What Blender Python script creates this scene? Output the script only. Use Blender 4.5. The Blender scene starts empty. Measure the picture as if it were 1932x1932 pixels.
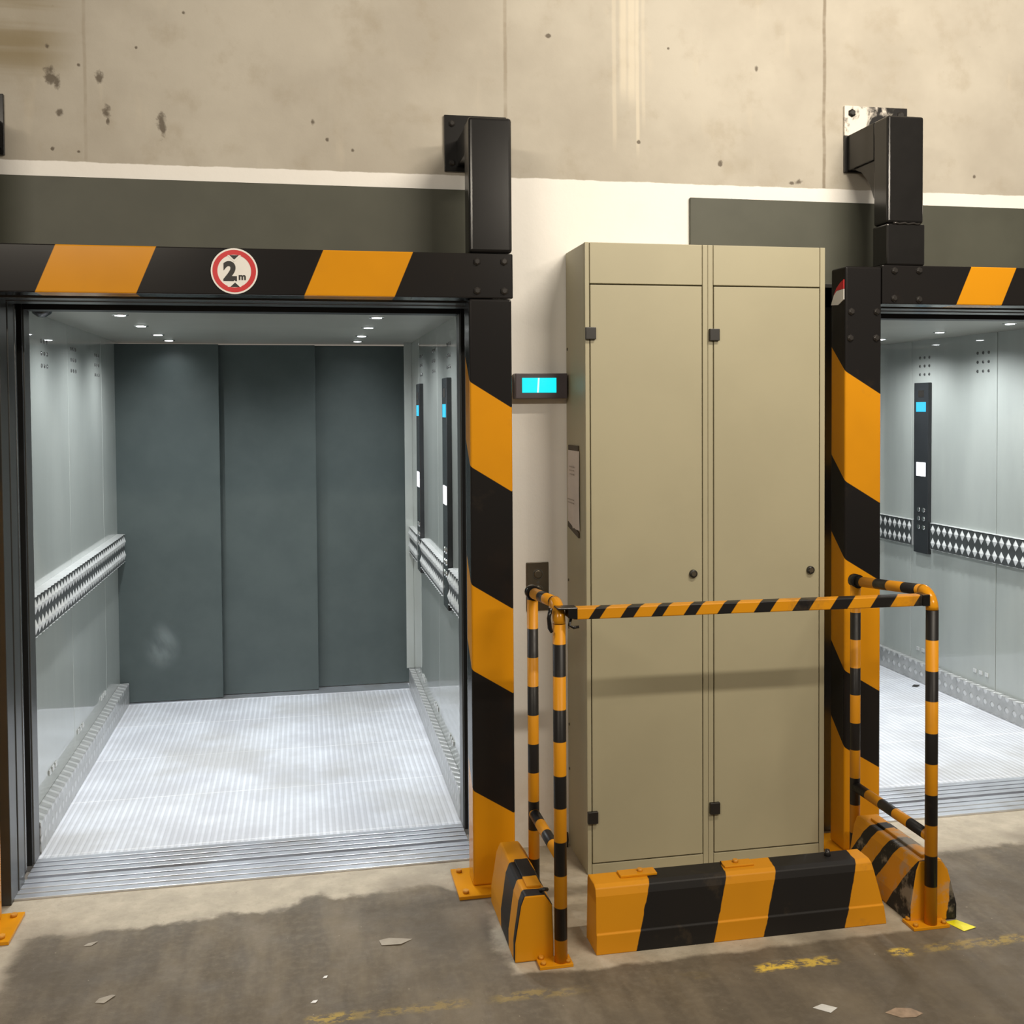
import bpy, bmesh, math, random
from mathutils import Vector, Matrix, Euler
random.seed(7)
S = bpy.context.scene
C = S.collection

# ------------------------------------------------------------------ camera
cam = bpy.data.cameras.new('camera'); cam_o = bpy.data.objects.new('camera', cam); C.objects.link(cam_o)
right = Vector((0.98094693, -0.19415346, -0.00689676))   # image right, in world axes
down = Vector((-0.01255868, -0.02794633, -0.99953053))
fwd = Vector((0.19386957, 0.98057301, -0.02985218))
M = Matrix((( right.x, -down.x, -fwd.x, 0), (right.y, -down.y, -fwd.y, 0), (right.z, -down.z, -fwd.z, 1.67), (0, 0, 0, 1)))
cam_o.matrix_world = M
cam.sensor_width = 36; cam.sensor_fit = 'HORIZONTAL'
cam.lens = 36 * 2000 / 1932
cam.shift_x = 0.0
cam.shift_y = -(966 - 830) / 1932
cam.clip_start = 0.05; cam.clip_end = 100
S.camera = cam_o

# ------------------------------------------------------------------ world, exposure, hall lamps
S.view_settings.view_transform = 'Standard'; S.view_settings.look = 'None'
S.view_settings.exposure = 0.0; S.view_settings.gamma = 1.0; S.view_settings.use_curve_mapping = False
w = bpy.data.worlds.new('hall_ambient'); S.world = w; w.use_nodes = True
w.node_tree.nodes['Background'].inputs[0].default_value = (1.0, 0.90, 0.76, 1)
w.node_tree.nodes['Background'].inputs[1].default_value = 0.19

def tube_lamp(name, x, y, z, length, watts, col=(1.0, 0.895, 0.745)):
    l = bpy.data.lights.new(name, 'AREA'); l.shape = 'RECTANGLE'; l.size = length; l.size_y = 0.09
    l.energy = watts; l.color = col
    o = bpy.data.objects.new(name, l); C.objects.link(o)
    o.location = (x, y, z)
    d = Vector((x * 0.6 + 0.35, 3.9, 1.8)) - o.location
    d.x = 0
    o.rotation_euler = d.to_track_quat('-Z', 'Y').to_euler()
    return o
tube_lamp('tube_light', 2.5, -0.25, 3.25, 1.5, 72)
tube_lamp('tube_light', -1.6, -0.25, 3.25, 1.5, 62)
tube_lamp('tube_light', 2.15, 1.75, 3.95, 1.5, 76)

# ------------------------------------------------------------------ node helper
class NT:
    def __init__(s, name):
        s.m = bpy.data.materials.new(name); s.m.use_nodes = True
        s.t = s.m.node_tree; s.b = s.t.nodes['Principled BSDF']
        s._pos = None
    def n(s, kind, **kw):
        x = s.t.nodes.new(kind)
        for k, v in kw.items(): setattr(x, k, v)
        return x
    def put(s, sock, v):
        if isinstance(v, bpy.types.NodeSocket): s.t.links.new(v, sock)
        elif isinstance(v, (tuple, list)):
            sock.default_value = (*v, 1) if len(v) == 3 and sock.type == 'RGBA' else v
        else: sock.default_value = v
    def math(s, op, a, b=0.0, c=None, clamp=False):
        x = s.n('ShaderNodeMath', operation=op, use_clamp=clamp)
        s.put(x.inputs[0], a); s.put(x.inputs[1], b)
        if c is not None: s.put(x.inputs[2], c)
        return x.outputs[0]
    def pos(s):
        if s._pos is None:
            g = s.n('ShaderNodeNewGeometry'); x = s.n('ShaderNodeSeparateXYZ')
            s.t.links.new(g.outputs['Position'], x.inputs[0]); s._pos = (g.outputs['Position'], *x.outputs)
        return s._pos
    def vec(s, x, y, z):
        c = s.n('ShaderNodeCombineXYZ'); s.put(c.inputs[0], x); s.put(c.inputs[1], y); s.put(c.inputs[2], z); return c.outputs[0]
    def scaled(s, sx, sy, sz):
        p, x, y, z = s.pos()
        return s.vec(s.math('MULTIPLY', x, sx), s.math('MULTIPLY', y, sy), s.math('MULTIPLY', z, sz))
    def noise(s, scale=5, detail=4, rough=0.55, vec=None, dist=0.0):
        x = s.n('ShaderNodeTexNoise'); s.put(x.inputs['Vector'], vec if vec is not None else s.pos()[0])
        x.inputs['Scale'].default_value = scale; x.inputs['Detail'].default_value = detail
        x.inputs['Roughness'].default_value = rough; x.inputs['Distortion'].default_value = dist
        return x.outputs[0]
    def ramp(s, v, lo, hi, a=0.0, b=1.0, smooth=True):
        x = s.n('ShaderNodeMapRange'); x.interpolation_type = 'SMOOTHSTEP' if smooth else 'LINEAR'
        s.put(x.inputs[0], v); x.inputs[1].default_value = lo; x.inputs[2].default_value = hi
        x.inputs[3].default_value = a; x.inputs[4].default_value = b
        return x.outputs[0]
    def mix(s, f, a, b, mode='MIX'):
        x = s.n('ShaderNodeMix', data_type='RGBA', blend_type=mode)
        s.put(x.inputs[0], f); s.put(x.inputs[6], a); s.put(x.inputs[7], b)
        return x.outputs[2]
    def bump(s, h, strength=0.3, dist=0.01):
        x = s.n('ShaderNodeBump'); s.put(x.inputs['Height'], h)
        x.inputs['Strength'].default_value = strength; x.inputs['Distance'].default_value = dist
        s.t.links.new(x.outputs[0], s.b.inputs['Normal'])
    def out(s, col=None, rough=None, metal=None, spec=None, emit=None, es=1.0, coat=None, coat_r=0.1):
        if col is not None: s.put(s.b.inputs['Base Color'], col)
        if rough is not None: s.put(s.b.inputs['Roughness'], rough)
        if metal is not None: s.put(s.b.inputs['Metallic'], metal)
        if spec is not None: s.put(s.b.inputs['Specular IOR Level'], spec)
        if emit is not None:
            s.put(s.b.inputs['Emission Color'], emit); s.b.inputs['Emission Strength'].default_value = es
        if coat is not None:
            s.b.inputs['Coat Weight'].default_value = coat; s.b.inputs['Coat Roughness'].default_value = coat_r
        return s.m

YEL = (0.66, 0.275, 0.008); BLK = (0.0125, 0.0115, 0.0115)

def m_flat(name, col, rough=0.5, metal=0.0, var=0.08, scale=9, spec=0.5, bump=0.0, coat=None, coat_r=0.1):
    t = NT(name); n = t.noise(scale, 5)
    lo = tuple(c * (1 - var) for c in col); hi = tuple(min(1, c * (1 + var)) for c in col)
    c = t.mix(t.ramp(n, 0.3, 0.7), lo, hi)
    if bump: t.bump(t.noise(scale * 12, 3), bump, 0.002)
    return t.out(c, rough, metal, spec, coat=coat, coat_r=coat_r)

def m_emit(name, col, st=1.0, base=(0.02, 0.02, 0.02)):
    t = NT(name); n = t.noise(30, 2)
    return t.out(base, t.ramp(n, 0, 1, .2, .3), 0, .5, emit=col, es=st)

def paint_wear(t, col, amt=0.5, sc=7, scuff=(0.10, 0.07, 0.04)):
    """scuffs and grime with their own shape"""
    n = t.noise(sc, 6, .65); th = .50 if amt > .7 else .60; f = t.ramp(n, th, th + .10, 0, amt)
    g = t.noise(sc * .35, 3); c = t.mix(t.ramp(g, .40, .8, 0, .16), col, t.mix(.85, (0.16, 0.11, 0.06), col, 'MULTIPLY'))
    return t.mix(t.math('MULTIPLY', f, .6), c, scuff)

def m_steps(name, t_fn, stops, first_yellow, wear=0.12, rough=0.20, scuff=(0.10, 0.07, 0.04)):
    """stops: sorted values of t where the colour flips"""
    t = NT(name); v = t_fn(t)
    acc = None
    for k, s_ in enumerate(stops):
        g = t.ramp(v, s_ - .0012, s_ + .0012, 0, 1, False)
        if acc is None: acc = g
        else: acc = t.math('SUBTRACT', acc, g) if k % 2 else t.math('ADD', acc, g)
    f = t.math('ADD', acc, 0, clamp=True)
    c = t.mix(f, YEL if first_yellow else BLK, BLK if first_yellow else YEL)
    c = paint_wear(t, c, wear, 7, scuff)
    return t.out(c, rough, 0, .25)

def m_band(name, axis, start, period, duty=0.5, wear=0.10):
    """rings of black (duty) and yellow along one axis"""
    t = NT(name); v = t.pos()[axis]
    f = t.math('FRACT', t.math('ADD', t.math('DIVIDE', t.math('SUBTRACT', v, start), period), 100.0))
    k = t.math('LESS_THAN', f, duty)
    c = t.mix(k, YEL, BLK); c = paint_wear(t, c, wear, 14)
    n = t.noise(60, 3)
    return t.out(c, t.ramp(n, .3, .7, .36, .46), 0, .4)

# ------------------------------------------------------------------ mesh helpers
def nb(): return bmesh.new()
def box(bm, x0, x1, y0, y1, z0, z1):
    v = [bm.verts.new(p) for p in ((x0, y0, z0), (x1, y0, z0), (x1, y1, z0), (x0, y1, z0), (x0, y0, z1), (x1, y0, z1), (x1, y1, z1), (x0, y1, z1))]
    for f in ((0, 3, 2, 1), (4, 5, 6, 7), (0, 1, 5, 4), (1, 2, 6, 5), (2, 3, 7, 6), (3, 0, 4, 7)): bm.faces.new([v[i] for i in f])
    return bm
def bbox(*a): return box(nb(), *a)
def tube(bm, pts, r, seg=20, cap=True):
    pts = [Vector(p) for p in pts]; rings = []
    ref = Vector((0.3, 0.2, 0.93)).normalized(); prev = None
    for i, p in enumerate(pts):
        d = (pts[min(i + 1, len(pts) - 1)] - pts[max(i - 1, 0)]).normalized()
        if prev is None:
            a = d.cross(Vector((1, 0, 0)) if abs(d.x) < .8 else Vector((0, 1, 0))).normalized()
        else:
            a = (prev - d * prev.dot(d)).normalized()
        prev = a; b = d.cross(a)
        rr = r[i] if isinstance(r, (list, tuple)) else r
        rings.append([bm.verts.new(p + a * math.cos(2 * math.pi * k / seg) * rr + b * math.sin(2 * math.pi * k / seg) * rr) for k in range(seg)])
    for A, B in zip(rings, rings[1:]):
        for k in range(seg):
            f = bm.faces.new([A[k], A[(k + 1) % seg], B[(k + 1) % seg], B[k]]); f.smooth = True
    if cap:
        bm.faces.new(rings[0][::-1]); bm.faces.new(rings[-1])
    return bm
def prism(bm, poly, axis, a0, a1):
    """extrude a 2-D polygon along an axis: axis 0 -> poly in (y,z), 1 -> (x,z), 2 -> (x,y)"""
    def P(q, a):
        return (a, q[0], q[1]) if axis == 0 else ((q[0], a, q[1]) if axis == 1 else (q[0], q[1], a))
    A = [bm.verts.new(P(q, a0)) for q in poly]; B = [bm.verts.new(P(q, a1)) for q in poly]
    n = len(poly)
    bm.faces.new(A[::-1]); bm.faces.new(B)
    for k in range(n): bm.faces.new([A[k], A[(k + 1) % n], B[(k + 1) % n], B[k]])
    bmesh.ops.recalc_face_normals(bm, faces=bm.faces[:])
    return bm
def disc(bm, cx, y0, y1, cz, r, r_in=0.0, seg=48):
    """short cylinder or ring facing -y"""
    for k in range(seg):
        a, b = 2 * math.pi * k / seg, 2 * math.pi * (k + 1) / seg
        o = [(cx + r * math.cos(t), cz + r * math.sin(t)) for t in (a, b)]
        i = [(cx + r_in * math.cos(t), cz + r_in * math.sin(t)) for t in (a, b)]
        def q(*ps): bm.faces.new([bm.verts.new(p) for p in ps])
        if r_in > 0:
            q((i[0][0], y0, i[0][1]), (o[0][0], y0, o[0][1]), (o[1][0], y0, o[1][1]), (i[1][0], y0, i[1][1]))
            q((i[0][0], y1, i[0][1]), (i[1][0], y1, i[1][1]), (o[1][0], y1, o[1][1]), (o[0][0], y1, o[0][1]))
            q((i[0][0], y0, i[0][1]), (i[1][0], y0, i[1][1]), (i[1][0], y1, i[1][1]), (i[0][0], y1, i[0][1]))
        else:
            q((cx, y0, cz), (o[0][0], y0, o[0][1]), (o[1][0], y0, o[1][1]))
            q((cx, y1, cz), (o[1][0], y1, o[1][1]), (o[0][0], y1, o[0][1]))
        q((o[0][0], y0, o[0][1]), (o[0][0], y1, o[0][1]), (o[1][0], y1, o[1][1]), (o[1][0], y0, o[1][1]))
    bmesh.ops.remove_doubles(bm, verts=bm.verts[:], dist=1e-6)
    bmesh.ops.recalc_face_normals(bm, faces=bm.faces[:])
    return bm
def vcyl(bm, cx, cy, z0, z1, r, seg=24):
    return tube(bm, [(cx, cy, z0), (cx, cy, z1)], r, seg)

def origin_of(o):
    while o.parent: o = o.parent
    return o.location.copy()
def obj(name, bm, mat, parent=None, bevel=0.0, seg=2, label=None, loc=None):
    me = bpy.data.meshes.new(name)
    if parent is not None:
        bmesh.ops.translate(bm, verts=bm.verts[:], vec=-origin_of(parent))
    elif loc is not None:
        bmesh.ops.translate(bm, verts=bm.verts[:], vec=-Vector(loc))
    bm.to_mesh(me); bm.free()
    o = bpy.data.objects.new(name, me); C.objects.link(o); me.materials.append(mat)
    if parent is not None: o.parent = parent
    elif loc is not None: o.location = loc
    if bevel:
        b = o.modifiers.new('bevel', 'BEVEL'); b.width = bevel; b.segments = seg; b.limit_method = 'ANGLE'; b.angle_limit = math.radians(40)
        b.harden_normals = False
    if label: o['label'] = label
    return o
def tag(o, label, cat, group=None):
    o['label'] = label; o['category'] = cat
    if group: o['group'] = group
    return o
def thing(name, label, cat, loc=(0, 0, 0), group=None):
    o = bpy.data.objects.new(name, None); C.objects.link(o); o.location = loc; o.empty_display_size = .1
    return tag(o, label, cat, group)
def struct(o): o['kind'] = 'structure'; return o
def text_mesh(body, size, cx, y, cz, bold=0.0, xs=1.0, thick=0.0004):
    cu = bpy.data.curves.new('lettering', 'FONT'); cu.body = body; cu.size = size; cu.offset = bold
    cu.extrude = thick; cu.align_x = 'CENTER'; cu.align_y = 'CENTER'; cu.resolution_u = 6
    o = bpy.data.objects.new('lettering', cu); C.objects.link(o)
    bpy.context.view_layer.update()
    dg = bpy.context.evaluated_depsgraph_get(); me = bpy.data.meshes.new_from_object(o.evaluated_get(dg))
    bm = nb(); bm.from_mesh(me)
    bpy.data.objects.remove(o); bpy.data.meshes.remove(me); bpy.data.curves.remove(cu)
    xsn = [v.co.x for v in bm.verts]; ysn = [v.co.y for v in bm.verts]
    mx, my = (min(xsn) + max(xsn)) / 2, (min(ysn) + max(ysn)) / 2
    for v in bm.verts: v.co = Vector(((v.co.x - mx) * xs + cx, y - v.co.z, (v.co.y - my) + cz))
    return bm
def copy_tree(o, parent=None):
    c = o.copy(); C.objects.link(c)
    if parent is not None: c.parent = parent
    for ch in list(o.children): copy_tree(ch, c)
    return c

# ------------------------------------------------------------------ materials
def mat_floor():
    t = NT('dirty_concrete_floor'); p, x, y, z = t.pos()
    n1 = t.noise(2.2, 5, .6); n2 = t.noise(9, 6, .65); n3 = t.noise(38, 4, .6)
    wob = t.math('MULTIPLY', t.math('SUBTRACT', n1, 0.5), 0.22)
    wob = t.math('ADD', wob, t.math('MULTIPLY', t.math('SUBTRACT', n2, .5), .10))
    yy = t.math('ADD', y, wob)
    xx = t.math('ADD', x, t.math('MULTIPLY', wob, .8))
    a1 = t.ramp(t.math('SUBTRACT', yy, t.math('MULTIPLY', t.ramp(x, -.20, .05), t.ramp(x, .42, .56, .10, -.02))), 3.535, 3.575)
    # the fresher concrete around the guarded cabinet and left of the first lift
    a2 = t.math('MULTIPLY', t.ramp(xx, .555, .60), t.ramp(xx, 1.98, 2.10, 1, 0))
    a2 = t.math('MULTIPLY', a2, t.ramp(t.math('ADD', y, t.math('MULTIPLY', wob, .45)), 2.995, 3.02))
    a3 = t.ramp(t.math('ADD', xx, t.math('MULTIPLY', t.math('SUBTRACT', 3.6, y), .10)), -.90, -.83, 1, 0)
    ap = t.math('MAXIMUM', a1, t.math('MAXIMUM', a2, a3))
    # tyre grime streaks running into the lift
    st = t.noise(3.0, 5, .6, t.scaled(2.6, .55, 1)); st2 = t.noise(1.1, 3)
    dark = t.mix(t.ramp(st, .35, .68), (0.120, 0.098, 0.070), (0.192, 0.157, 0.110))
    dark = t.mix(t.ramp(n3, .4, .75, 0, .30), dark, (0.26, 0.22, 0.165))
    dark = t.mix(t.ramp(t.noise(1.7, 5, .6), .42, .66, 0, .55), dark, (0.095, 0.080, 0.062))
    lite = t.mix(t.ramp(n2, .35, .7), (0.38, 0.33, 0.25), (0.49, 0.43, 0.335))
    lite = t.mix(t.math('MULTIPLY', t.ramp(t.noise(1.6, 4), .5, .68, 0, .8), 1.0), lite, (0.22, 0.185, 0.14))
    c = t.mix(t.math('MULTIPLY', ap, t.ramp(n3, .2, .5, .80, 1)), dark, lite)
    # specks
    sp = t.ramp(t.noise(70, 2, .5), .74, .79, 0, .65); c = t.mix(sp, c, (.44, .38, .30))
    sd = t.ramp(t.noise(55, 2, .5, t.scaled(1, 1.3, 1)), .74, .80, 0, .55); c = t.mix(sd, c, (.07, .06, .05))
    # worn yellow line along y = 2.9
    ly = t.math('ABSOLUTE', t.math('SUBTRACT', t.math('ADD', y, t.math('MULTIPLY', t.math('SUBTRACT', n2, .5), .05)), 2.905))
    lm = t.ramp(ly, .010, .032, 1, 0)
    seg = t.noise(1.0, 3, .5, t.vec(t.math('MULTIPLY', t.math('ADD', x, .47), 3.1), 0.3, 0.7))
    base = t.ramp(seg, .50, .60, 0, .20)
    for cx, hw, am in ((1.37, .07, 1.0), (1.50, .06, .75), (1.775, .035, .85), (.06, .07, .45), (1.95, .10, .28), (2.13, .09, .34)):
        g = t.ramp(t.math('ABSOLUTE', t.math('SUBTRACT', x, cx)), hw * .6, hw * 1.25, am, 0); base = t.math('MAXIMUM', base, g)
    lf = t.math('MULTIPLY', lm, base); lf = t.math('MULTIPLY', lf, t.ramp(t.noise(26, 4, .7, t.scaled(1, 1.6, 1)), .42, .56))
    lf = t.math('MULTIPLY', lf, t.ramp(x, -.15, 0.0))
    c = t.mix(lf, c, (0.72, 0.50, 0.07))
    t.bump(t.math('ADD', n3, t.math('MULTIPLY', n2, 1.5)), .35, .006)
    return t.out(c, t.ramp(n2, .3, .7, .62, .85), 0, .35)

def mat_wall():
    t = NT('concrete_and_white_paint'); p, x, y, z = t.pos()
    n1 = t.noise(1.5, 5, .6); n2 = t.noise(7, 6, .62); n3 = t.noise(30, 4, .6)
    c = t.mix(t.ramp(n1, .32, .68), (0.42, 0.385, 0.325), (0.52, 0.485, 0.415))
    c = t.mix(t.ramp(n2, .52, .75, 0, .45), c, (0.36, 0.31, 0.235))
    c = t.mix(t.ramp(n3, .70, .80, 0, .5), c, (0.22, 0.185, 0.14))
    c = t.mix(t.ramp(t.noise(11, 3, .5, t.scaled(1, 1, .25)), .6, .75, 0, .25), c, (.62, .56, .45))
    # formwork streaks at the far left of the frame
    fl = t.math('MULTIPLY', t.ramp(t.math('ADD', x, t.math('MULTIPLY', n1, .12)), -.86, -.66, 1, 0), t.ramp(z, 2.72, 2.9))
    c = t.mix(t.math('MULTIPLY', fl, t.ramp(t.noise(2.2, 3, .5, t.scaled(.3, 1, 7)), .4, .62, .25, .85)), c, (0.25, 0.20, 0.115))
    # joints between pours
    def vline(xc, wdt, lo=0.0, k=.7):
        xj = t.math('ADD', x, t.math('MULTIPLY', t.math('SUBTRACT', n2, .5), .012))
        g = t.ramp(t.math('ABSOLUTE', t.math('SUBTRACT', xj, xc)), wdt * .3, wdt, k, 0)
        return t.math('MULTIPLY', g, t.ramp(t.noise(5, 3, .6, t.vec(0, xc, t.math('MULTIPLY', z, 2.5))), .3, .6, .35, 1))
    c = t.mix(vline(.755, .010, k=.5), c, (.25, .20, .14)); c = t.mix(vline(2.036, .010, k=.8), c, (.22, .18, .13))
    c = t.mix(vline(-.72, .008, k=.35), c, (.25, .20, .14))
    # lime runs
    for xc, wd, z0, am in ((1.175, .012, 2.62, .5), (1.212, .02, 2.80, .8), (1.245, .022, 2.78, .85), (1.268, .010, 2.60, .8), (1.292, .010, 2.7, .4)):
        g = t.ramp(t.math('ABSOLUTE', t.math('SUBTRACT', t.math('ADD', x, t.math('MULTIPLY', t.math('SUBTRACT', n1, .5), .02)), xc)), wd * .3, wd, am, 0)
        g = t.math('MULTIPLY', g, t.ramp(z, z0, z0 + .12)); c = t.mix(t.math('MULTIPLY', g, .6), c, (.72, .65, .52))
    # blow holes and knocks
    holes = None
    for hx, hz, r, e in ((-.831, 2.812, .030, 1.3), (-.812, 2.795, .016, 1.6), (-.675, 2.822, .017, 1.8), (-.806, 2.698, .015, 1.2), (-.652, 2.700, .017, 2.2), (-.648, 2.675, .009, 2.2), (-.470, 2.675, .020, 2.6), (-.466, 2.648, .014, 1.5), (-.841, 2.918, .011, 1), (-.74, 2.86, .008, 1),
                         (-.83, 2.57, .008, 1), (-.745, 2.565, .007, 1), (-.39, 3.06, .008, 1), (.19, 2.606, .009, 1), (.10, 2.64, .009, 1), (.05, 2.70, .010, 1.4), (-.55, 2.93, .007, 1), (.92, 3.06, .014, .7), (1.39, 3.04, .007, 1),
                         (1.27, 2.68, .008, 1), (1.93, 2.552, .026, .6), (1.90, 2.546, .014, .6), (1.60, 2.61, .012, 1.3), (2.70, 2.6, .010, 1), (1.75, 2.98, .010, 1.5)):
        dx = t.math('SUBTRACT', x, hx); dz = t.math('DIVIDE', t.math('SUBTRACT', z, hz), e)
        d = t.math('SQRT', t.math('ADD', t.math('MULTIPLY', dx, dx), t.math('MULTIPLY', dz, dz)))
        g = t.ramp(t.math('ADD', d, t.math('MULTIPLY', t.math('SUBTRACT', n3, .5), r * 2.2)), r * .35, r * .95, 1, 0)
        holes = g if holes is None else t.math('MAXIMUM', holes, g)
    c = t.mix(t.math('MULTIPLY', holes, .8), c, (0.085, 0.065, 0.045))
    # paint
    edge = t.math('ADD', z, t.math('MULTIPLY', t.math('SUBTRACT', t.noise(14, 3, .6, t.scaled(1, 1, .4)), .5), .012))
    pf = t.ramp(edge, 2.527, 2.531, 1, 0)
    white = t.mix(t.ramp(n2, .4, .75, 0, .10), (0.86, 0.84, 0.80), (0.70, 0.66, 0.60))
    white = t.mix(t.math('MULTIPLY', t.ramp(z, .0, .45, .45, 0), t.ramp(n2, .3, .7, .3, 1)), white, (.48, .42, .34))
    c = t.mix(pf, c, white)
    t.bump(t.math('ADD', t.math('MULTIPLY', n3, 1.0), t.math('MULTIPLY', holes, -4.0)), .25, .004)
    return t.out(c, .8, 0, .3)

MAT = {}
MAT['floor'] = mat_floor()
MAT['wall'] = mat_wall()
MAT['header'] = m_flat('olive_grey_sheet', (0.078, 0.080, 0.062), .50, 0, .08, 4, spec=.3)
MAT['black'] = m_flat('black_gloss_paint', (0.0105, 0.0098, 0.0095), .20, 0, .10, 12, spec=.4)
MAT['jamb'] = m_flat('charcoal_metal', (0.065, 0.065, 0.062), .30, .35, .06, 6)
MAT['dark_gap'] = m_flat('shadow_black', (0.012, 0.012, 0.012), .45, 0, .1)
MAT['panel_edge'] = m_flat('brushed_grey_edge', (0.20, 0.20, 0.20), .25, .8, .1)
MAT['cabinet'] = m_flat('beige_enamel', (0.392, 0.358, 0.240), .48, 0, .03, 3, bump=.04)
MAT['plastic'] = m_flat('black_plastic', (0.018, 0.016, 0.014), .4, 0, .1)
MAT['brown_steel'] = m_flat('bronze_steel', (0.14, 0.12, 0.09), .35, .7, .12)
MAT['bolt'] = m_flat('painted_bolt', (0.035, 0.032, 0.03), .22, .3, .2)
MAT['bolt_y'] = m_flat('painted_yellow_bolt', (0.55, 0.24, 0.02), .4, 0, .2)
MAT['glass_black'] = m_flat('black_glass', (0.022, 0.024, 0.026), .12, 0, .1)
MAT['paper'] = m_flat('white_paper', (0.62, 0.56, 0.52), .8, 0, .05)
MAT['white'] = m_flat('sign_white', (0.82, 0.80, 0.76), .4, 0, .03)
MAT['red'] = m_flat('sign_red', (0.58, 0.018, 0.022), .4, 0, .06)
MAT['ink'] = m_flat('sign_black', (0.010, 0.008, 0.007), .4, 0, .05)
MAT['chrome'] = m_flat('chrome', (0.75, 0.75, 0.75), .12, 1, .05)
MAT['cyan'] = m_emit('cyan_screen', (0.0, 0.93, 1.0), 1.0)
MAT['screen_white'] = m_emit('screen_white', (0.62, 1.0, 1.0), 1.3)
MAT['blue'] = m_emit('blue_screen', (0.03, 0.62, 1.0), 1.1)
MAT['lit'] = m_emit('lit_white_key', (0.92, 0.93, 1.0), 2.0)
MAT['led'] = m_emit('lamp_face', (0.95, 0.98, 1.0), 14.0)
MAT['rubber'] = m_flat('black_tape', (0.05, 0.035, 0.02), .6, 0, .2)

def mat_car_wall():
    t = NT('grey_satin_panel'); n = t.noise(3, 4, .6, t.scaled(1, 1, .25))
    c = t.mix(t.ramp(n, .3, .7), (0.305, 0.328, 0.308), (0.355, 0.378, 0.356))
    t.b.inputs['Coat IOR'].default_value = 1.75
    return t.out(c, .34, .05, .5, coat=1.0, coat_r=.035)
def mat_ceiling():
    t = NT('grey_ceiling_panel'); n = t.noise(2, 3)
    return t.out(t.mix(t.ramp(n, .3, .7), (.30, .30, .265), (.34, .34, .30)), .35, .1, .5)
def mat_door():
    t = NT('slate_door_paint'); n = t.noise(5, 5, .6); s_ = t.noise(2.2, 4, .6, dist=1.0)
    c = t.mix(t.ramp(n, .3, .7), (0.055, 0.070, 0.069), (0.065, 0.081, 0.079))
    p, x, y, z = t.pos()
    # scuffed patch low on the first panel
    dx = t.math('DIVIDE', t.math('SUBTRACT', x, -.80), .12); dz = t.math('DIVIDE', t.math('SUBTRACT', z, .33), .16)
    d = t.math('SQRT', t.math('ADD', t.math('MULTIPLY', dx, dx), t.math('MULTIPLY', dz, dz)))
    k = t.math('MULTIPLY', t.ramp(d, .2, 1.0, 1, 0), t.ramp(s_, .42, .62, .15, .8))
    c = t.mix(t.math('MULTIPLY', k, .55), c, (.24, .27, .27))
    return t.out(c, .45, 0, .3)
def mat_alu(name='ribbed_aluminium', ribs=True):
    t = NT(name); p, x, y, z = t.pos()
    n = t.noise(3.2, 5, .6); n2 = t.noise(16, 5, .65)
    c = t.mix(t.ramp(n, .3, .72), (0.80, 0.83, 0.89), (0.62, 0.635, 0.68))
    if ribs:
        f = t.math('ABSOLUTE', t.math('SUBTRACT', t.math('FRACT', t.math('ADD', t.math('DIVIDE', x, .026), 200.0)), .5))
        rib = t.ramp(f, .10, .34)
        br = t.math('FRACT', t.math('ADD', t.math('DIVIDE', y, .09), 10.0))
        c = t.mix(t.math('MULTIPLY', rib, t.ramp(n, .25, .6, .36, .55)), c, (.46, .47, .50))
        seam = t.math('ABSOLUTE', t.math('SUBTRACT', t.math('FRACT', t.math('DIVIDE', t.math('SUBTRACT', y, 4.19), .545)), .5))
        c = t.mix(t.ramp(seam, .488, .497, 0, .5), c, (.95, .95, .97))
        p2 = t.noise(1.3, 4, .6); c = t.mix(t.ramp(p2, .46, .68, 0, .55), c, (.45, .44, .42))
        t.bump(rib, .5, .003)
        m = .25
    else:
        c = t.mix(t.ramp(t.noise(3, 4, .6), .45, .7, 0, .5), c, (.45, .42, .39)); m = .85
    return t.out(c, .34, m, .5)
def mat_tread(name='tread_plate', patterned=True):
    t = NT(name); p, x, y, z = t.pos(); n = t.noise(18, 4)
    c = t.mix(t.ramp(n, .3, .7), (.34, .345, .34), (.42, .425, .42)) if patterned else t.mix(t.ramp(n, .3, .7), (.52, .53, .52), (.62, .63, .62))
    if patterned:
        u = t.math('MULTIPLY', t.math('ADD', y, t.math('MULTIPLY', x, 1.0)), 52.0); v = t.math('MULTIPLY', z, 52.0)
        a = t.math('SINE', t.math('ADD', u, v)); b = t.math('SINE', t.math('SUBTRACT', u, v))
        h = t.ramp(t.math('MULTIPLY', a, b), .2, .75)
        t.bump(h, .7, .006); c = t.mix(t.math('MULTIPLY', h, .5), c, (.70, .71, .71)); 
    return t.out(c, .28, .45, .5)
MAT['car_wall'] = mat_car_wall(); MAT['car_ceiling'] = mat_ceiling(); MAT['slate'] = mat_door()
MAT['alu_floor'] = mat_alu(); MAT['alu'] = mat_alu('sill_aluminium', False)
MAT['tread'] = mat_tread(); MAT['diamond'] = mat_tread('diamond_aluminium', False)

def mat_plate():
    t = NT('scorched_bracket_paint'); n = t.noise(11, 5, .65, dist=.6); p, x, y, z = t.pos()
    k = t.math('ADD', n, t.math('MULTIPLY', t.math('SUBTRACT', x, 2.22), -1.1))
    k = t.math('SUBTRACT', k, t.ramp(z, 2.715, 2.745, 1, 0))
    return t.out(t.mix(t.ramp(k, .44, .60), BLK, (.80, .74, .66)), .3, 0, .5)
MAT['plate_white'] = mat_plate(); MAT['recess'] = m_flat('shaded_recess', (.055, .06, .06), .5, .3)  # recess colour carries painted shade between the raised rail diamonds

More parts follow.
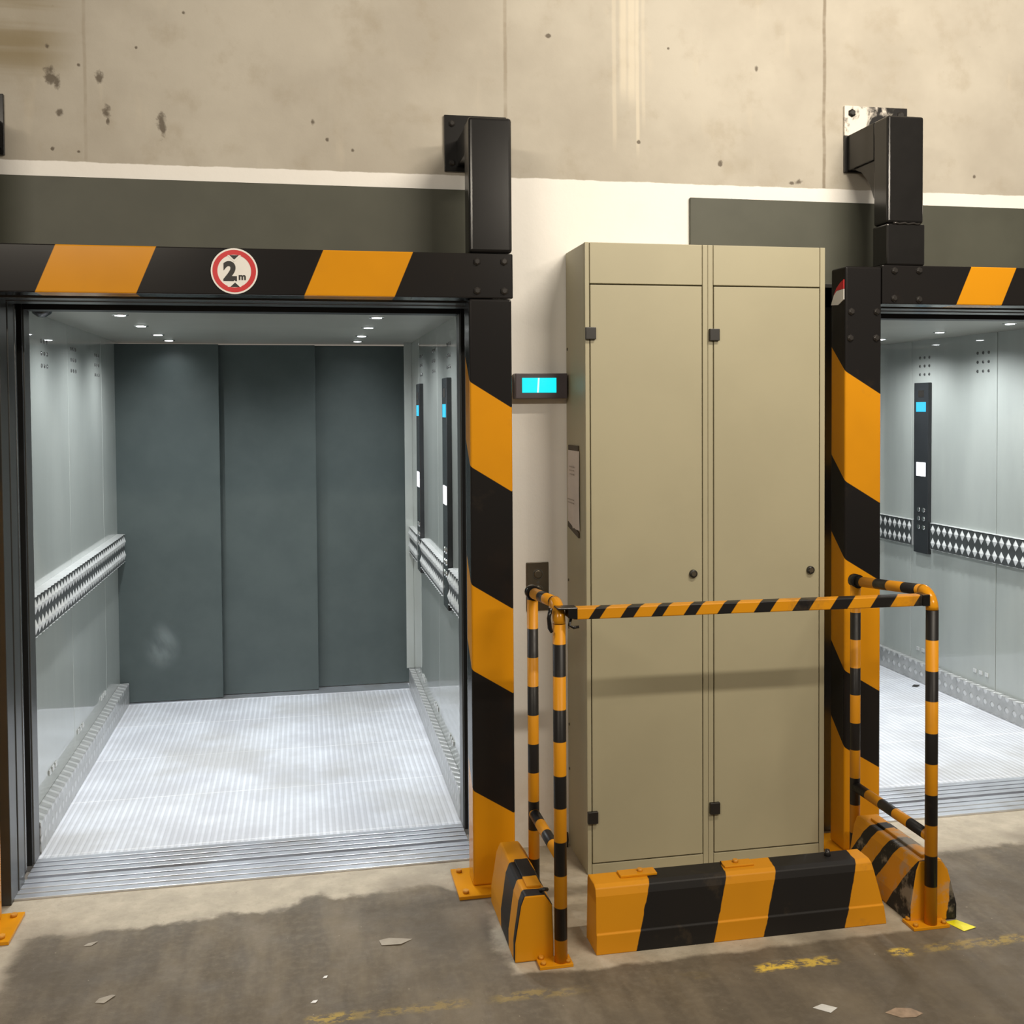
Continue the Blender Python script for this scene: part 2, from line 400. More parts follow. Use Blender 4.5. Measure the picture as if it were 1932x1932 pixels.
# ------------------------------------------------------------------ structure
WY = 3.90
struct(obj('floor', bbox(-8, 9, -6, 3.93, -.12, 0), MAT['floor']))
bm = nb()
OPEN = ((-1.035, .657), (1.98, 3.672))
xs = [-8, OPEN[0][0], OPEN[0][1], OPEN[1][0], OPEN[1][1], 9]
for a, b in ((0, 1), (2, 3), (4, 5)): box(bm, xs[a], xs[b], WY, 4.12, -.02, 4.6)
for a, b in ((1, 2), (3, 4)): box(bm, xs[a], xs[b], WY, 4.12, 2.14, 4.6)
struct(obj('wall_back', bm, MAT['wall']))

# ------------------------------------------------------------------ lift doorways (landing side)
def grooved(y, n, wd, gap, top=.008, bot=-.035):
    """section (y,z) of a sill with n lands"""
    pts = [(y, bot)]
    for k in range(n):
        pts += [(y, top), (y + wd, top)]; y += wd
        if k < n - 1: pts += [(y, -.022), (y + gap, -.022)]; y += gap
    return pts + [(y, bot)]
def doorway(n, x0, x1, hp0, hp1):
    """x0,x1: clear opening; hp0,hp1: the sheet over it"""
    d = bpy.data.objects.new('door_%d' % n, None); C.objects.link(d); d.location = ((x0 + x1) / 2, 3.9, 0); struct(d)
    obj('header_panel', bbox(hp0, hp1, 3.886, 3.8995, 2.145, 2.475), MAT['header'], d, .002)
    for s, xe in ((-1, x0), (1, x1)):
        o_ = lambda a, b, e: tuple(sorted((xe + s * a, xe + s * b)))
        P = lambda u: xe + s * u
        obj('jamb', prism(nb(), [(P(0), 3.80), (P(0), 3.887), (P(.005), 3.888), (P(.005), 3.895), (P(-.002), 3.896), (P(-.002), 3.968), (P(.052), 3.968), (P(.052), 3.89), (P(.075), 3.89), (P(.075), 3.80)], 2, 0, 2.13), MAT['jamb'], d, .002)
        bm = nb(); x = o_(.030, .050, 0); box(bm, x[0], x[1], 3.968, 4.10, 0.006, 2.12)
        obj('door_pocket', bm, MAT['dark_gap'], d)
        for k in range(3):
            x = o_(.010, .028, 0)
            obj('door_panel_edge', bbox(x[0], x[1], 3.982 + k * .026, 4.000 + k * .026, .008, 2.09), MAT['panel_edge'] if k != 1 else MAT['dark_gap'], d, .002)
    obj('lintel', prism(nb(), [(3.80, 2.143), (3.80, 2.050), (3.884, 2.050), (3.885, 2.046), (3.968, 2.046), (3.968, 2.12), (3.886, 2.12), (3.886, 2.143)], 0, x0 - .07, x1 + .07), MAT['jamb'], d, .002)
    obj('lintel_pocket', bbox(x0 - .05, x1 + .05, 3.968, 4.10, 2.085, 2.12), MAT['dark_gap'], d)
    obj('landing_sill', prism(nb(), grooved(3.832, 4, .031, .010), 0, x0 - .03, x1 + .03), MAT['alu'], d, .001)
    return d
X0, X1 = -.985, .607; SH = 3.015
doorway(1, X0, X1, -1.36, .72)
doorway(2, X0 + SH, X1 + SH, 1.473, 4.4)

# ------------------------------------------------------------------ lift car
CEIL = 2.06
def diamond_strip(x_face, x_wall, ya, yb, z0, z1, pitch=.0565, rows=2):
    """embossed rail cover: rows of raised diamonds facing the cabin, tooth-edged ledge on top"""
    s = 1 if x_face > x_wall else -1
    bm = nb(); n = max(1, round((yb - ya) / pitch)); dy = (yb - ya) / n; h = (z1 - z0) / rows
    lo, hi = x_face - s * .011, x_face; marks = []
    def q(*ps): bm.faces.new([bm.verts.new(p_) for p_ in ps])
    for i in range(n):
        for j in range(rows):
            y0, y1, a, b = ya + i * dy, ya + (i + 1) * dy, z0 + j * h, z0 + (j + 1) * h
            ym, zm = (y0 + y1) / 2, (a + b) / 2; mid = x_face - s * .0035
            c = (hi, ym, zm); k_ = .40
            L, R_, T, B = (lo, ym - dy * k_, zm), (lo, ym + dy * k_, zm), (lo, ym, zm + h * k_), (lo, ym, zm - h * k_)
            for u, v_ in ((L, B), (B, R_), (R_, T), (T, L)): q(c, u, v_)
            for P1, P2, Q1 in (((lo, y0, a), (lo, y1, a), B), ((lo, y1, a), (lo, y1, b), R_), ((lo, y1, b), (lo, y0, b), T), ((lo, y0, b), (lo, y0, a), L)):
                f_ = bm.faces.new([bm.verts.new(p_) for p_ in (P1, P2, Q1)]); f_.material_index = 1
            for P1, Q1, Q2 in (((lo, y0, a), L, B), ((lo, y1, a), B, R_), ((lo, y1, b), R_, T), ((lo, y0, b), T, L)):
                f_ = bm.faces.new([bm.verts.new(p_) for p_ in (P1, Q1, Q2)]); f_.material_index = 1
    for i in range(n):
        y0, y1, ym = ya + i * dy, ya + (i + 1) * dy, ya + (i + .5) * dy
        mid = x_face - s * .0035
        q((lo, y0, z1), (mid, ym, z1), (lo, y1, z1), (x_wall, y1, z1 + .002), (x_wall, y0, z1 + .002))
        q((lo, y0, z0), (mid, ym, z0), (lo, y1, z0), (x_wall, y1, z0), (x_wall, y0, z0))
    for yy in (ya, yb): q((lo, yy, z0), (lo, yy, z1), (x_wall, yy, z1 + .002), (x_wall, yy, z0))
    bmesh.ops.remove_doubles(bm, verts=bm.verts[:], dist=1e-5); bmesh.ops.recalc_face_normals(bm, faces=bm.faces[:])
    return bm

def build_car():
    t = thing('elevator_car', '', 'elevator', ((X0 + X1) / 2, 5.2, 0))
    WL, WR = -1.032, .638
    obj('floor_plate', bbox(WL, WR, 4.165, 6.42, -.04, .006), MAT['alu_floor'], t)
    obj('car_sill', prism(nb(), grooved(4.010, 4, .0305, .010), 0, X0, X1), MAT['alu'], t, .001)
    obj('rear_sill', bbox(X0, X1, 6.262, 6.42, .006, .009), MAT['alu'], t)
    for s, xw in ((-1, WL), (1, WR)):
        for ya, yb in ((4.20, 5.068), (5.072, 5.88), (5.884, 6.44)):
            x = sorted((xw, xw + s * .03))
            p = obj('side_wall', bbox(x[0], x[1], ya, yb, 0.0, CEIL + .06), MAT['car_wall'], t, .002)
    # front returns, header over the opening
    for s, xe in ((-1, X0), (1, X1)):
        x = sorted((xe, xe + s * .08))
        obj('front_return', bbox(x[0], x[1], 4.118, 4.20, 0.006, CEIL + .06), MAT['jamb'] , t, .003)
        x = sorted((xe + s * .004, xe + s * .03))
        obj('car_door_edge', bbox(x[0], x[1], 4.102, 4.117, 0.008, 2.08), MAT['dark_gap'], t)
    obj('front_header', bbox(X0 - .08, X1 + .08, 4.118, 4.20, 2.040, CEIL + .06), MAT['dark_gap'], t)
    obj('ceiling_panel', bbox(WL - .03, WR + .03, 4.12, 6.44, CEIL, CEIL + .04), MAT['car_ceiling'], t)
    obj('rear_return', bbox(.592, WR, 6.262, 6.284, .130, CEIL), MAT['car_wall'], t, .002)
    # rear landing doors
    for xa, xb, yy in ((-1.034, -.467, 6.285), (-.475, .077, 6.345), (.070, .656, 6.400)):
        obj('rear_door_panel', bbox(xa, xb, yy, yy + .035, .012, CEIL - .012), MAT['slate'], t, .002)
    # skirting
    for s, xe, xw in ((-1, X0 + .004, WL), (1, X1 - .002, WR)):
        x = sorted((xe, xw)); o_ = obj('skirting', bbox(x[0], x[1], 4.205, 6.275, .006, .128), MAT['tread'], t, .004)
        # handrails, interrupted by the control columns on the right
        spans = ((4.205, 6.275),) if s < 0 else ((4.205, 4.560), (4.740, 5.650), (5.840, 6.275))
        for a, b in spans:
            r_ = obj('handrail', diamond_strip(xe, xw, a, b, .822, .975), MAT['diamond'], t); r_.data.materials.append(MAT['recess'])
        # vent hole groups
        for yc in (4.63, 5.19, 5.76) if s < 0 else (4.65, 5.19, 5.745):
            for k in range(3):
                for z_ in (1.855, 1.905, 1.955):
                    yy = yc + (k - 1) * .048; bm = nb()
                    tube(bm, [(xw - s * .0002, yy, z_), (xw - s * .003, yy, z_)], [.0095, .0075], 10)
                    obj('vent_hole', bm, MAT['panel_edge'], t)
            for k in range(3):
                yy = yc + (k - 1) * .052; x = sorted((xw - s * .0002, xw - s * .006))
                obj('vent_louvre', bbox(x[0], x[1], yy - .014, yy + .014, .185, .207), MAT['diamond'], t, .002)
    # control columns
    for yc in (4.650, 5.745):
        cp = obj('control_panel', bbox(X1 + .008, WR + .001, yc - .075, yc + .075, .785, 1.806), MAT['glass_black'], t, .004)
        xf = X1 + .008
        obj('floor_screen', bbox(xf - .0015, xf + .001, yc - .050, yc + .050, 1.632, 1.690), MAT['blue'], cp)
        obj('lit_key', bbox(xf - .0025, xf + .001, yc - .050, yc + .045, 1.247, 1.330), MAT['lit'], cp, .002)
        for r_ in range(3):
            for c_ in range(2):
                obj('push_button', tube(nb(), [(xf + .001, yc - .03 + c_ * .05, 1.045 - r_ * .052), (xf - .004, yc - .03 + c_ * .05, 1.045 - r_ * .052)], [.016, .013], 20), MAT['chrome'], cp)
        obj('speaker_grille', bbox(xf - .001, xf + .001, yc - .03, yc + .03, 1.72, 1.76), MAT['plastic'], cp)
    obj('dome_camera', tube(nb(), [(-.955, 4.262, CEIL), (-.955, 4.262, CEIL - .006), (-.955, 4.262, CEIL - .022), (-.955, 4.262, CEIL - .034), (-.955, 4.262, CEIL - .038)], [.040, .040, .033, .016, .003], 24), MAT['glass_black'], t)
    # downlights
    org = t.location
    for lx in (-.718, .315):
        for ly in (4.53, 5.10, 5.68, 6.13):
            d = obj('downlight', tube(nb(), [(lx, ly, CEIL), (lx, ly, CEIL - .004), (lx, ly, CEIL - .004)], [.034, .032, .024], 24), MAT['chrome'], t)
            obj('lamp_face', tube(nb(), [(lx, ly, CEIL - .004), (lx, ly, CEIL - .0055)], .021, 20), MAT['led'], d)
            l = bpy.data.lights.new('downlight_beam', 'SPOT'); l.energy = CARW * (.08 if ly > 6 else 1); l.color = (.950, .980, 1.0)
            l.spot_size = math.radians(156); l.spot_blend = 1.0; l.shadow_soft_size = .02
            lo = bpy.data.objects.new('downlight_beam', l); C.objects.link(lo); lo.parent = d
            lo.location = Vector((lx, ly, CEIL - .012)) - org
    return t
CARW = 50.0
car = build_car()
tag(car, 'lit goods elevator car with three-panel slate rear doors, open left of the cabinets', 'elevator')
car2 = copy_tree(car); car2.location.x += SH
tag(car2, 'lit elevator car at right edge showing side wall with control column and diamond rail', 'elevator')

# ------------------------------------------------------------------ height gates
GY0, GY1 = 3.59, 3.69
def stripe_fn(x0, kx=.62, ky=.98):
    def fn(t):
        p, x, y, z = t.pos()
        v = t.math('ADD', z, t.math('MULTIPLY', t.math('SUBTRACT', x, x0), kx))
        return t.math('SUBTRACT', v, t.math('MULTIPLY', t.math('SUBTRACT', y, GY0), ky))
    return fn
def beam_fn(z0, k):
    return lambda t: t.math('SUBTRACT', t.pos()[1], t.math('MULTIPLY', t.math('SUBTRACT', t.pos()[3], z0), k))
def bolts(parent, pts, y, mat, r=.011):
    for x, z in pts:
        obj('bolt', tube(nb(), [(x, y + .002, z), (x, y - .003, z), (x, y - .004, z), (x, y - .010, z)], [r * 1.25, r * 1.25, r * .8, r * .72], 6), mat, parent)
def base_plate(parent, x0, x1, y0, y1, mat, bm_=None, bolt_pts=(), h=.012):
    p = obj('base_plate', bbox(x0, x1, y0, y1, 0, h), mat, parent, .002)
    for bx, by in bolt_pts:
        obj('anchor_bolt', tube(nb(), [(bx, by, h), (bx, by, h + .010)], .011, 6), MAT['bolt_y'], p)
    return p
MAT['yellow'] = m_steps('yellow_enamel', lambda t: t.pos()[3], [99.0], True, .2)

g1 = thing('height_gate', 'black and yellow striped height gate over the left elevator, carrying the 2 m sign', 'height barrier', (-.2, 3.64, 0))
# stripe edges on the right post of this gate (value of z + kx*(x-x0))
MAT['post1'] = m_steps('hazard_post_left', stripe_fn(.563), [.348, .769, 1.064, 1.472, 1.762], True)
obj('post', bbox(.563, .712, GY0, GY1, .012, 2.045), MAT['post1'], g1, .008, 3)
obj('upper_post', bbox(.566, .716, GY0, GY1, 2.202, 2.664), MAT['black'], g1, .012, 3)
obj('post', bbox(-1.135, -.985, GY0, GY1, .012, 2.045), MAT['post1'], g1, .008, 3)
obj('upper_post', bbox(-1.135, -.985, GY0, GY1, 2.202, 2.664), MAT['black'], g1, .012, 3)
MAT['beam1'] = m_steps('hazard_beam_left', beam_fn(2.05, .42), [-.823, -.518, .013, .311], False, .06)
obj('crossbeam', bbox(-1.137, .717, GY0, GY1, 2.047, 2.200), MAT['beam1'], g1, .004)
bolts(g1, [(.592, 2.171), (.686, 2.173), (.592, 2.072), (.686, 2.072)], GY0, MAT['bolt'])
base_plate(g1, .503, .775, 3.520, 3.745, MAT['yellow'], bolt_pts=[(.53, 3.715), (.53, 3.548), (.745, 3.548)])
base_plate(g1, -1.20, -.922, 3.517, 3.72, MAT['yellow'], bolt_pts=[(-.95, 3.69), (-.95, 3.545)])
for xa, xb in ((.524, .755), (-1.19, -.980)):
    wp = obj('wall_plate', bbox(xa, xb, 3.888, 3.8995, 2.541, 2.747), MAT['black'], g1, .002)
    bolts(wp, [(xa + .028, 2.715), (xa + .028, 2.572), (xb - .028, 2.715), (xb - .028, 2.572)], 3.887, MAT['bolt'], .010)
for xa in (.566, -1.135):
    bm = prism(nb(), [(GY1, 2.560), (3.888, 2.560), (3.888, 2.655), (GY1, 2.655)], 0, xa + .004, xa + .146)
    obj('wall_arm', bm, MAT['black'], g1, .003)

g2 = thing('height_gate', 'black and yellow striped height gate over the right elevator with white-smudged wall bracket', 'height barrier', (2.9, 3.64, 0))
MAT['post2'] = m_steps('hazard_post_right', stripe_fn(1.96, .60, .92), [.402, .690, 1.104, 1.394, 1.798], True)
obj('post', bbox(1.960, 2.106, GY0, GY1 + .008, .012, 2.183), MAT['post2'], g2, .008, 3)
MAT['beam2'] = m_steps('hazard_beam_right', beam_fn(2.046, .44), [2.412, 2.602], False, .06)
obj('crossbeam', bbox(2.108, 3.85, GY0, GY1, 2.046, 2.190), MAT['beam2'], g2, .004)
obj('post', bbox(3.70, 3.85, GY0, GY1, .012, 2.044), MAT['post2'], g2, .008, 3)
obj('upper_post', bbox(2.128, 2.276, GY0, GY1, 2.345, 2.740), MAT['black'], g2, .010, 3)
obj('upper_post', bbox(2.126, 2.280, GY0 - .002, GY1 + .002, 2.190, 2.343), MAT['black'], g2, .006)
obj('upper_post', bbox(3.70, 3.85, GY0, GY1, 2.192, 2.740), MAT['black'], g2, .010, 3)
obj('weld_bead', tube(nb(), [(2.15 + .012 * k, GY0 - .002, 2.344 + .002 * math.sin(k * 2.1)) for k in range(10)], .004, 8), MAT['bolt'], g2)
bolts(g2, [(1.984, 2.016), (2.086, 2.017), (1.980, 1.919), (2.084, 1.920), (2.158, 2.169), (2.258, 2.171), (2.156, 2.067), (2.258, 2.064)], GY0, MAT['bolt'])
wp = obj('wall_plate', bbox(2.118, 2.390, 3.888, 3.8995, 2.594, 2.857), MAT['plate_white'], g2, .002)
bolts(wp, [(2.148, 2.828), (2.36, 2.828)], 3.887, MAT['plastic'], .013)
obj('wall_arm', prism(nb(), [(GY1, 2.60), (3.888, 2.600), (3.888, 2.738), (GY1, 2.738)], 0, 2.129, 2.272), MAT['black'], g2, .003)
obj('gusset', prism(nb(), [(GY1, 2.60), (3.86, 2.60), (3.80, 2.575), (3.74, 2.52), (3.71, 2.46), (GY1, 2.44)], 0, 2.140, 2.262), MAT['black'], g2, .002)
base_plate(g2, 1.90, 2.165, 3.52, 3.76, MAT['yellow'])
base_plate(g2, 3.64, 3.91, 3.52, 3.76, MAT['yellow'])

# peeling round height sticker on the left face of the right gate's post
sk = thing('round_sticker', 'red and white round height sticker wrapped on left side of the right gate post', 'sticker', (1.958, 3.64, 2.07))
obj('sticker_face', prism(nb(), [(3.693, 2.049), (3.672, 2.083), (3.650, 2.098), (3.598, 2.100), (3.598, 2.062), (3.64, 2.045)], 0, 1.9572, 1.9600), MAT['white'], sk)
obj('red_rim', prism(nb(), [(3.672, 2.084), (3.650, 2.099), (3.598, 2.101), (3.598, 2.135), (3.625, 2.125), (3.652, 2.108)], 0, 1.9568, 1.9600), MAT['red'], sk)

# ------------------------------------------------------------------ 2 m sign
sg = thing('height_limit_sign', 'round red-rimmed white sign reading 2 m, centred on the left gate beam', 'sign', (-.2115, 3.59, 2.124))
obj('sign_plate', disc(nb(), -.2115, 3.5865, 3.5895, 2.124, .0745), MAT['white'], sg)
obj('red_ring', disc(nb(), -.2115, 3.5858, 3.5868, 2.124, .069, .0535), MAT['red'], sg)
obj('numeral', text_mesh('2', .082, -.2250, 3.5860, 2.124, .0042, .98), MAT['ink'], sg)
obj('letter', text_mesh('m', .031, -.1865, 3.5860, 2.1035, .0012, 1.0), MAT['ink'], sg)
obj('arrow', prism(nb(), [(-.2265, 2.1755), (-.1965, 2.1755), (-.2115, 2.1610)], 1, 3.5852, 3.5862), MAT['ink'], sg)
obj('arrow', prism(nb(), [(-.2245, 2.0725), (-.1945, 2.0725), (-.2095, 2.0870)], 1, 3.5852, 3.5862), MAT['ink'], sg)
for zc, sgn in ((2.1755, -1), (2.0725, 1)):
    obj('arrow_border', prism(nb(), [(-.234, zc), (-.189, zc), (-.2110, zc + sgn * .0215)], 1, 3.5855, 3.5863), MAT['white'], sg)

# ------------------------------------------------------------------ electrical cabinets
def cabinet(name, label, x0, x1, sl, sr, ztop, hinge_z, lock_z, door_top):
    """sl, sr: widths of the visible frame strips left and right of the door"""
    t = thing(name, label, 'cabinet', ((x0 + x1) / 2, 3.76, 0))
    yf = 3.62
    obj('body', bbox(x0, x1, 3.640, 3.897, 0, ztop), MAT['cabinet'], t, .003)
    dx0, dx1 = x0 + sl, x1 - sr
    obj('frame_strip', bbox(x0, dx0 - .0015, yf, 3.639, 0, ztop), MAT['cabinet'], t, .0015)
    obj('frame_strip', bbox(dx1 + .0035, x1, yf, 3.639, 0, ztop), MAT['cabinet'], t, .0015)
    obj('plinth_rail', bbox(dx0, dx1 + .002, yf, 3.639, 0, .036), MAT['cabinet'], t, .0015)
    obj('header_panel', bbox(dx0 + .001, dx1 + .002, yf + .001, 3.639, door_top + .005, ztop), MAT['cabinet'], t, .002)
    d = obj('door', bbox(dx0 + .002, dx1, yf - .001, 3.636, .041, door_top), MAT['cabinet'], t, .002)
    for hz in hinge_z:
        h = obj('hinge', bbox(dx0 - .018, dx0 + .0195, yf - .014, yf + .001, hz - .022, hz + .021), MAT['plastic'], d, .002)
    lx = dx1 - .036
    lk = obj('lock', tube(nb(), [(lx, yf, lock_z), (lx, yf - .010, lock_z), (lx, yf - .012, lock_z), (lx, yf - .012, lock_z)], [.0145, .0145, .013, .009], 24), MAT['plastic'], d)
    obj('lock_core', tube(nb(), [(lx, yf - .011, lock_z), (lx, yf - .0135, lock_z)], .0085, 20), MAT['brown_steel'], lk)
    return t
c1 = cabinet('electrical_cabinet', 'tall beige steel cabinet on the left, papers taped to its left side', .981, 1.4375, .017, .0225, 2.252, (1.932, .209), 1.068, 2.103)
c2 = cabinet('electrical_cabinet', 'tall beige steel cabinet on the right, next to the right gate post', 1.4385, 1.895, .0205, .023, 2.252, (1.930, .206), 1.065, 2.103)
for k, z_ in enumerate((1.89, 1.02, .84, .47, .30)):
    obj('rivet', tube(nb(), [(.981, 3.875, z_), (.978, 3.875, z_)], [.006, .004], 10), MAT['brown_steel'], c1)

ps = thing('taped_notice', 'white paper sheet taped to the left side of the left beige cabinet', 'paper', (.979, 3.80, 1.37))
bm = nb(); rows = []
for k in range(9):
    z_ = 1.225 + k * .036
    bel = .004 + .006 * math.sin(math.pi * k / 8)
    rows.append([bm.verts.new((.9795 - bel * f, 3.70 + .165 * f2, z_)) for f2, f in ((0, .3), (.5, 1), (1, .3))])
for A, B in zip(rows, rows[1:]):
    for k in range(2): bm.faces.new([A[k], A[k + 1], B[k + 1], B[k]])
sh = obj('paper_sheet', bm, MAT['paper'], ps); sm = sh.modifiers.new('thickness', 'SOLIDIFY'); sm.thickness = .0006
obj('tape', bbox(.9755, .9800, 3.71, 3.85, 1.513, 1.532), MAT['rubber'], ps, label='dark tape along the top edge')
tp = prism(nb(), [(3.705, 1.198), (3.86, 1.225), (3.86, 1.245), (3.705, 1.218)], 0, .9750, .9800)
obj('tape', tp, MAT['rubber'], ps, label='dark tape slanting along the bottom edge')
fp = m_flat('faint_print', (.40, .35, .31), .8)
for z_, w_ in ((1.452, .07), (1.438, .07), (1.424, .06), (1.33, .10), (1.318, .09)):
    obj('printed_line', bbox(.9690, .9697, 3.745, 3.745 + w_, z_, z_ + .004), fp, sh)

# ------------------------------------------------------------------ wall devices
dp = thing('floor_indicator', 'dark landing display with glowing cyan screen on the white wall', 'display', (.875, 3.9, 1.75))
obj('housing', bbox(.775, .973, 3.846, 3.8995, 1.705, 1.799), m_flat('indicator_grey', (.075, .062, .072), .4, 0, .08), dp, .003)
sc = obj('screen', bbox(.800, .930, 3.8445, 3.847, 1.727, 1.782), MAT['cyan'], dp)
bm = prism(nb(), [(.8560, 1.7275), (.8625, 1.7275), (.8660, 1.7815), (.8600, 1.7815)], 1, 3.8438, 3.8448)
obj('digit', bm, MAT['screen_white'], sc)

cb = thing('call_button_panel', 'bronze steel call button plate on white wall behind the left rail', 'call panel', (.865, 3.9, 1.0))
obj('plate', bbox(.823, .907, 3.892, 3.8995, .905, 1.088), MAT['brown_steel'], cb, .0015)
for z_ in (1.043, .983):
    b_ = obj('button', tube(nb(), [(.866, 3.892, z_), (.866, 3.887, z_), (.866, 3.886, z_)], [.0165, .0165, .012], 24), MAT['brown_steel'], cb)
    obj('button_ring', disc(nb(), .866, 3.8905, 3.8922, z_, .0195, .0168), MAT['chrome'], b_)
obj('arrow_mark', prism(nb(), [(.859, 1.008), (.873, 1.008), (.866, 1.020)], 1, 3.8908, 3.8922), MAT['chrome'], cb)

# ------------------------------------------------------------------ pipe guard rails
R_ = .0195
def arc_path(x, yA, z, rad, yEnd, n=8):
    pts = []
    for k in range(n + 1):
        a = math.pi / 2 * k / n
        pts.append((x, yA + rad * (1 - math.cos(a)), z - rad + rad * math.sin(a)))
    return pts
def guard(label, x, yF, yB, ztop, zlow, front_mat, back_mat, rail_mat, low_mat, plate, bx=None, zb=0):
    bx = x if bx is None else bx
    t = thing('guard_rail', label, 'railing', (x, (yF + yB) / 2, 0))
    obj('front_post', tube(nb(), [(x, yF, .010), (x, yF, ztop - .055)] , R_), front_mat, t)
    obj('elbow', tube(nb(), arc_path(x, yF, ztop, .055, yB), [R_] * 9), MAT['yellow'], t)
    obj('top_rail', tube(nb(), [(x, yF + .055, ztop), (bx, yB - .02, ztop - zb)], R_ * .93), rail_mat, t)
    obj('back_post', tube(nb(), [(bx, yB, 0.0), (bx, yB, ztop - zb - .008)], R_ * .94), back_mat, t)
    obj('joint', tube(nb(), [(bx, yB + .022, ztop - zb), (bx, yB + .012, ztop - zb), (bx, yB - .022, ztop - zb)], [.014, .024, .024], 20), MAT['black'], t)
    obj('lower_rail', tube(nb(), [(x, yF + .01, zlow - .004), (bx, yB - .01, zlow + .004)], R_ * .92), low_mat, t)
    p = obj('base_plate', bbox(*plate, 0, .010), MAT['yellow'], t, .0015)
    for px_, py_ in ((plate[0] + .014, plate[2] + .014), (plate[1] - .014, plate[2] + .014), (plate[1] - .014, plate[3] - .012), (plate[0] + .014, plate[3] - .012)):
        obj('anchor_bolt', tube(nb(), [(px_, py_, .010), (px_, py_, .019)], .008, 6), MAT['bolt_y'], p)
    return t
zf = lambda t: t.pos()[3]
MAT['railA'] = m_steps('rings_front_left', zf, [.079, .176, .273, .375, .476, .574, .676, .773, .872, .969], True, .12, .40); MAT['railC'] = m_band('rings_back_left', 3, .087, .191, .50)
MAT['railB'] = m_steps('rings_front_right', zf, [.133, .233, .331, .429, .528, .627, .729, .826, .925, 1.021], True, .12, .40); MAT['railD'] = m_band('rings_back_right', 3, .030, .200, .49)
MAT['railAC'] = m_band('rings_top_left', 2, 3.205, .15, .42); MAT['railACl'] = m_band('rings_low_left', 2, 3.140, .155, .48)
MAT['railBD'] = m_band('rings_top_right', 2, 3.270, .165, .47); MAT['railBDl'] = m_band('rings_low_right', 2, 3.395, .168, .50)
ga = guard('striped pipe guard rail left of the cabinets, in front of the call button plate', .742, 3.05, 3.39, 1.083, .328, MAT['railA'], MAT['railC'], MAT['railAC'], MAT['railACl'], (.672, .775, 3.026, 3.085), .735, .018)
gb = guard('striped pipe guard rail at the right end of the cross bar, before the right gate', 1.957, 3.03, 3.485, 1.075, .292, MAT['railB'], MAT['railD'], MAT['railBD'], MAT['railBDl'], (1.885, 2.012, 3.008, 3.078), 1.945, .033)

# removable cross bar
def bar_fn(t):
    p, x, y, z = t.pos()
    v = t.math('SUBTRACT', x, t.math('MULTIPLY', t.math('SUBTRACT', z, 1.042), .70))
    return t.math('SUBTRACT', v, t.math('MULTIPLY', t.math('SUBTRACT', y, 3.018), .7))
MAT['bar'] = m_steps('hazard_tape_bar', bar_fn, [.822, .856, .920, .961, 1.017, 1.052, 1.119, 1.158, 1.227, 1.272, 1.346, 1.400, 1.473, 1.529, 1.600, 1.659, 1.737, 1.806, 1.887], True, .5, .4)
br = thing('barrier_bar', 'square hazard-striped bar across the front of both cabinets', 'barrier', (1.35, 3.03, 1.06))
def rot_bar(x0, x1, zl, zr, h, y0, y1):
    return prism(nb(), [(x0, zl - h), (x1, zr - h), (x1, zr), (x0, zl)], 1, y0, y1)
obj('bar', rot_bar(.778, 1.928, 1.078, 1.070, .034, 3.018, 3.058), MAT['bar'], br, .003)
obj('end_clamp', prism(nb(), [(.728, 1.082), (.790, 1.081), (.790, 1.045), (.762, 1.050), (.762, 1.075), (.728, 1.076)], 1, 3.014, 3.060), MAT['black'], br, .002)
obj('end_clamp', bbox(1.915, 1.94, 3.014, 3.062, 1.036, 1.072), MAT['black'], br, .002)
tb = tube(nb(), [(.712, 3.03, 1.080), (.706, 3.03, 1.05), (.709, 3.03, 1.02), (.715, 3.028, 1.008)], [.006, .006, .007, .005], 10)
obj('hook', tb, MAT['black'], br)
obj('hook', tube(nb(), [(.775, 3.034, 1.048), (.768, 3.03, 1.026), (.780, 3.024, 1.020), (.796, 3.024, 1.022)], .0045, 8), MAT['black'], br)

# ------------------------------------------------------------------ concrete barrier blocks
def block_long(x0, x1, yf, yb, h):
    """front block: runs along x"""
    prof = [(yf, 0), (yf + .001, .062), (yf + .006, .063), (yf + .016, h - .030), (yf + .024, h - .008), (yf + .040, h), (yb - .004, h), (yb, h - .01), (yb, 0)]
    bm = nb(); n = len(prof)
    A = [bm.verts.new((x0 + .004 * (z / h), y, z)) for y, z in prof]; B = [bm.verts.new((x1 - .030 * (z / h) - (.012 if z > .15 else 0), y, z)) for y, z in prof]
    bm.faces.new(A[::-1]); bm.faces.new(B)
    for k in range(n): bm.faces.new([A[k], A[(k + 1) % n], B[(k + 1) % n], B[k]])
    bmesh.ops.recalc_face_normals(bm, faces=bm.faces[:]); return bm
def fb_fn(t):
    p, x, y, z = t.pos()
    n = t.math('MULTIPLY', t.math('SUBTRACT', t.noise(20, 3), .5), .010)
    v = t.math('SUBTRACT', t.math('ADD', x, n), t.math('MULTIPLY', z, .25))
    return t.math('SUBTRACT', v, t.math('MULTIPLY', t.math('SUBTRACT', y, 3.08), .12))
MAT['blk_f'] = m_steps('hazard_block_front', fb_fn, [.985, 1.238, 1.404, 1.682], True, .35, .5)
b1 = thing('concrete_barrier_block', 'long low striped concrete block in front of the beige cabinets', 'barrier block', (1.345, 3.13, 0), 'striped concrete blocks around the cabinets')
obj('block_body', block_long(.859, 1.829, 3.074, 3.19, .203), MAT['blk_f'], b1, .004)
obj('lifting_plate', bbox(.955, 1.075, 3.135, 3.178, .203, .211), MAT['yellow'], b1, .002)
obj('lifting_plate', bbox(1.30, 1.40, 3.135, 3.178, .203, .2095), MAT['blk_f'], b1, .002)
for bx_ in (1.025, 1.345): obj('stud', tube(nb(), [(bx_, 3.158, .208), (bx_, 3.158, .219)], .009, 6), MAT['bolt_y'], b1)
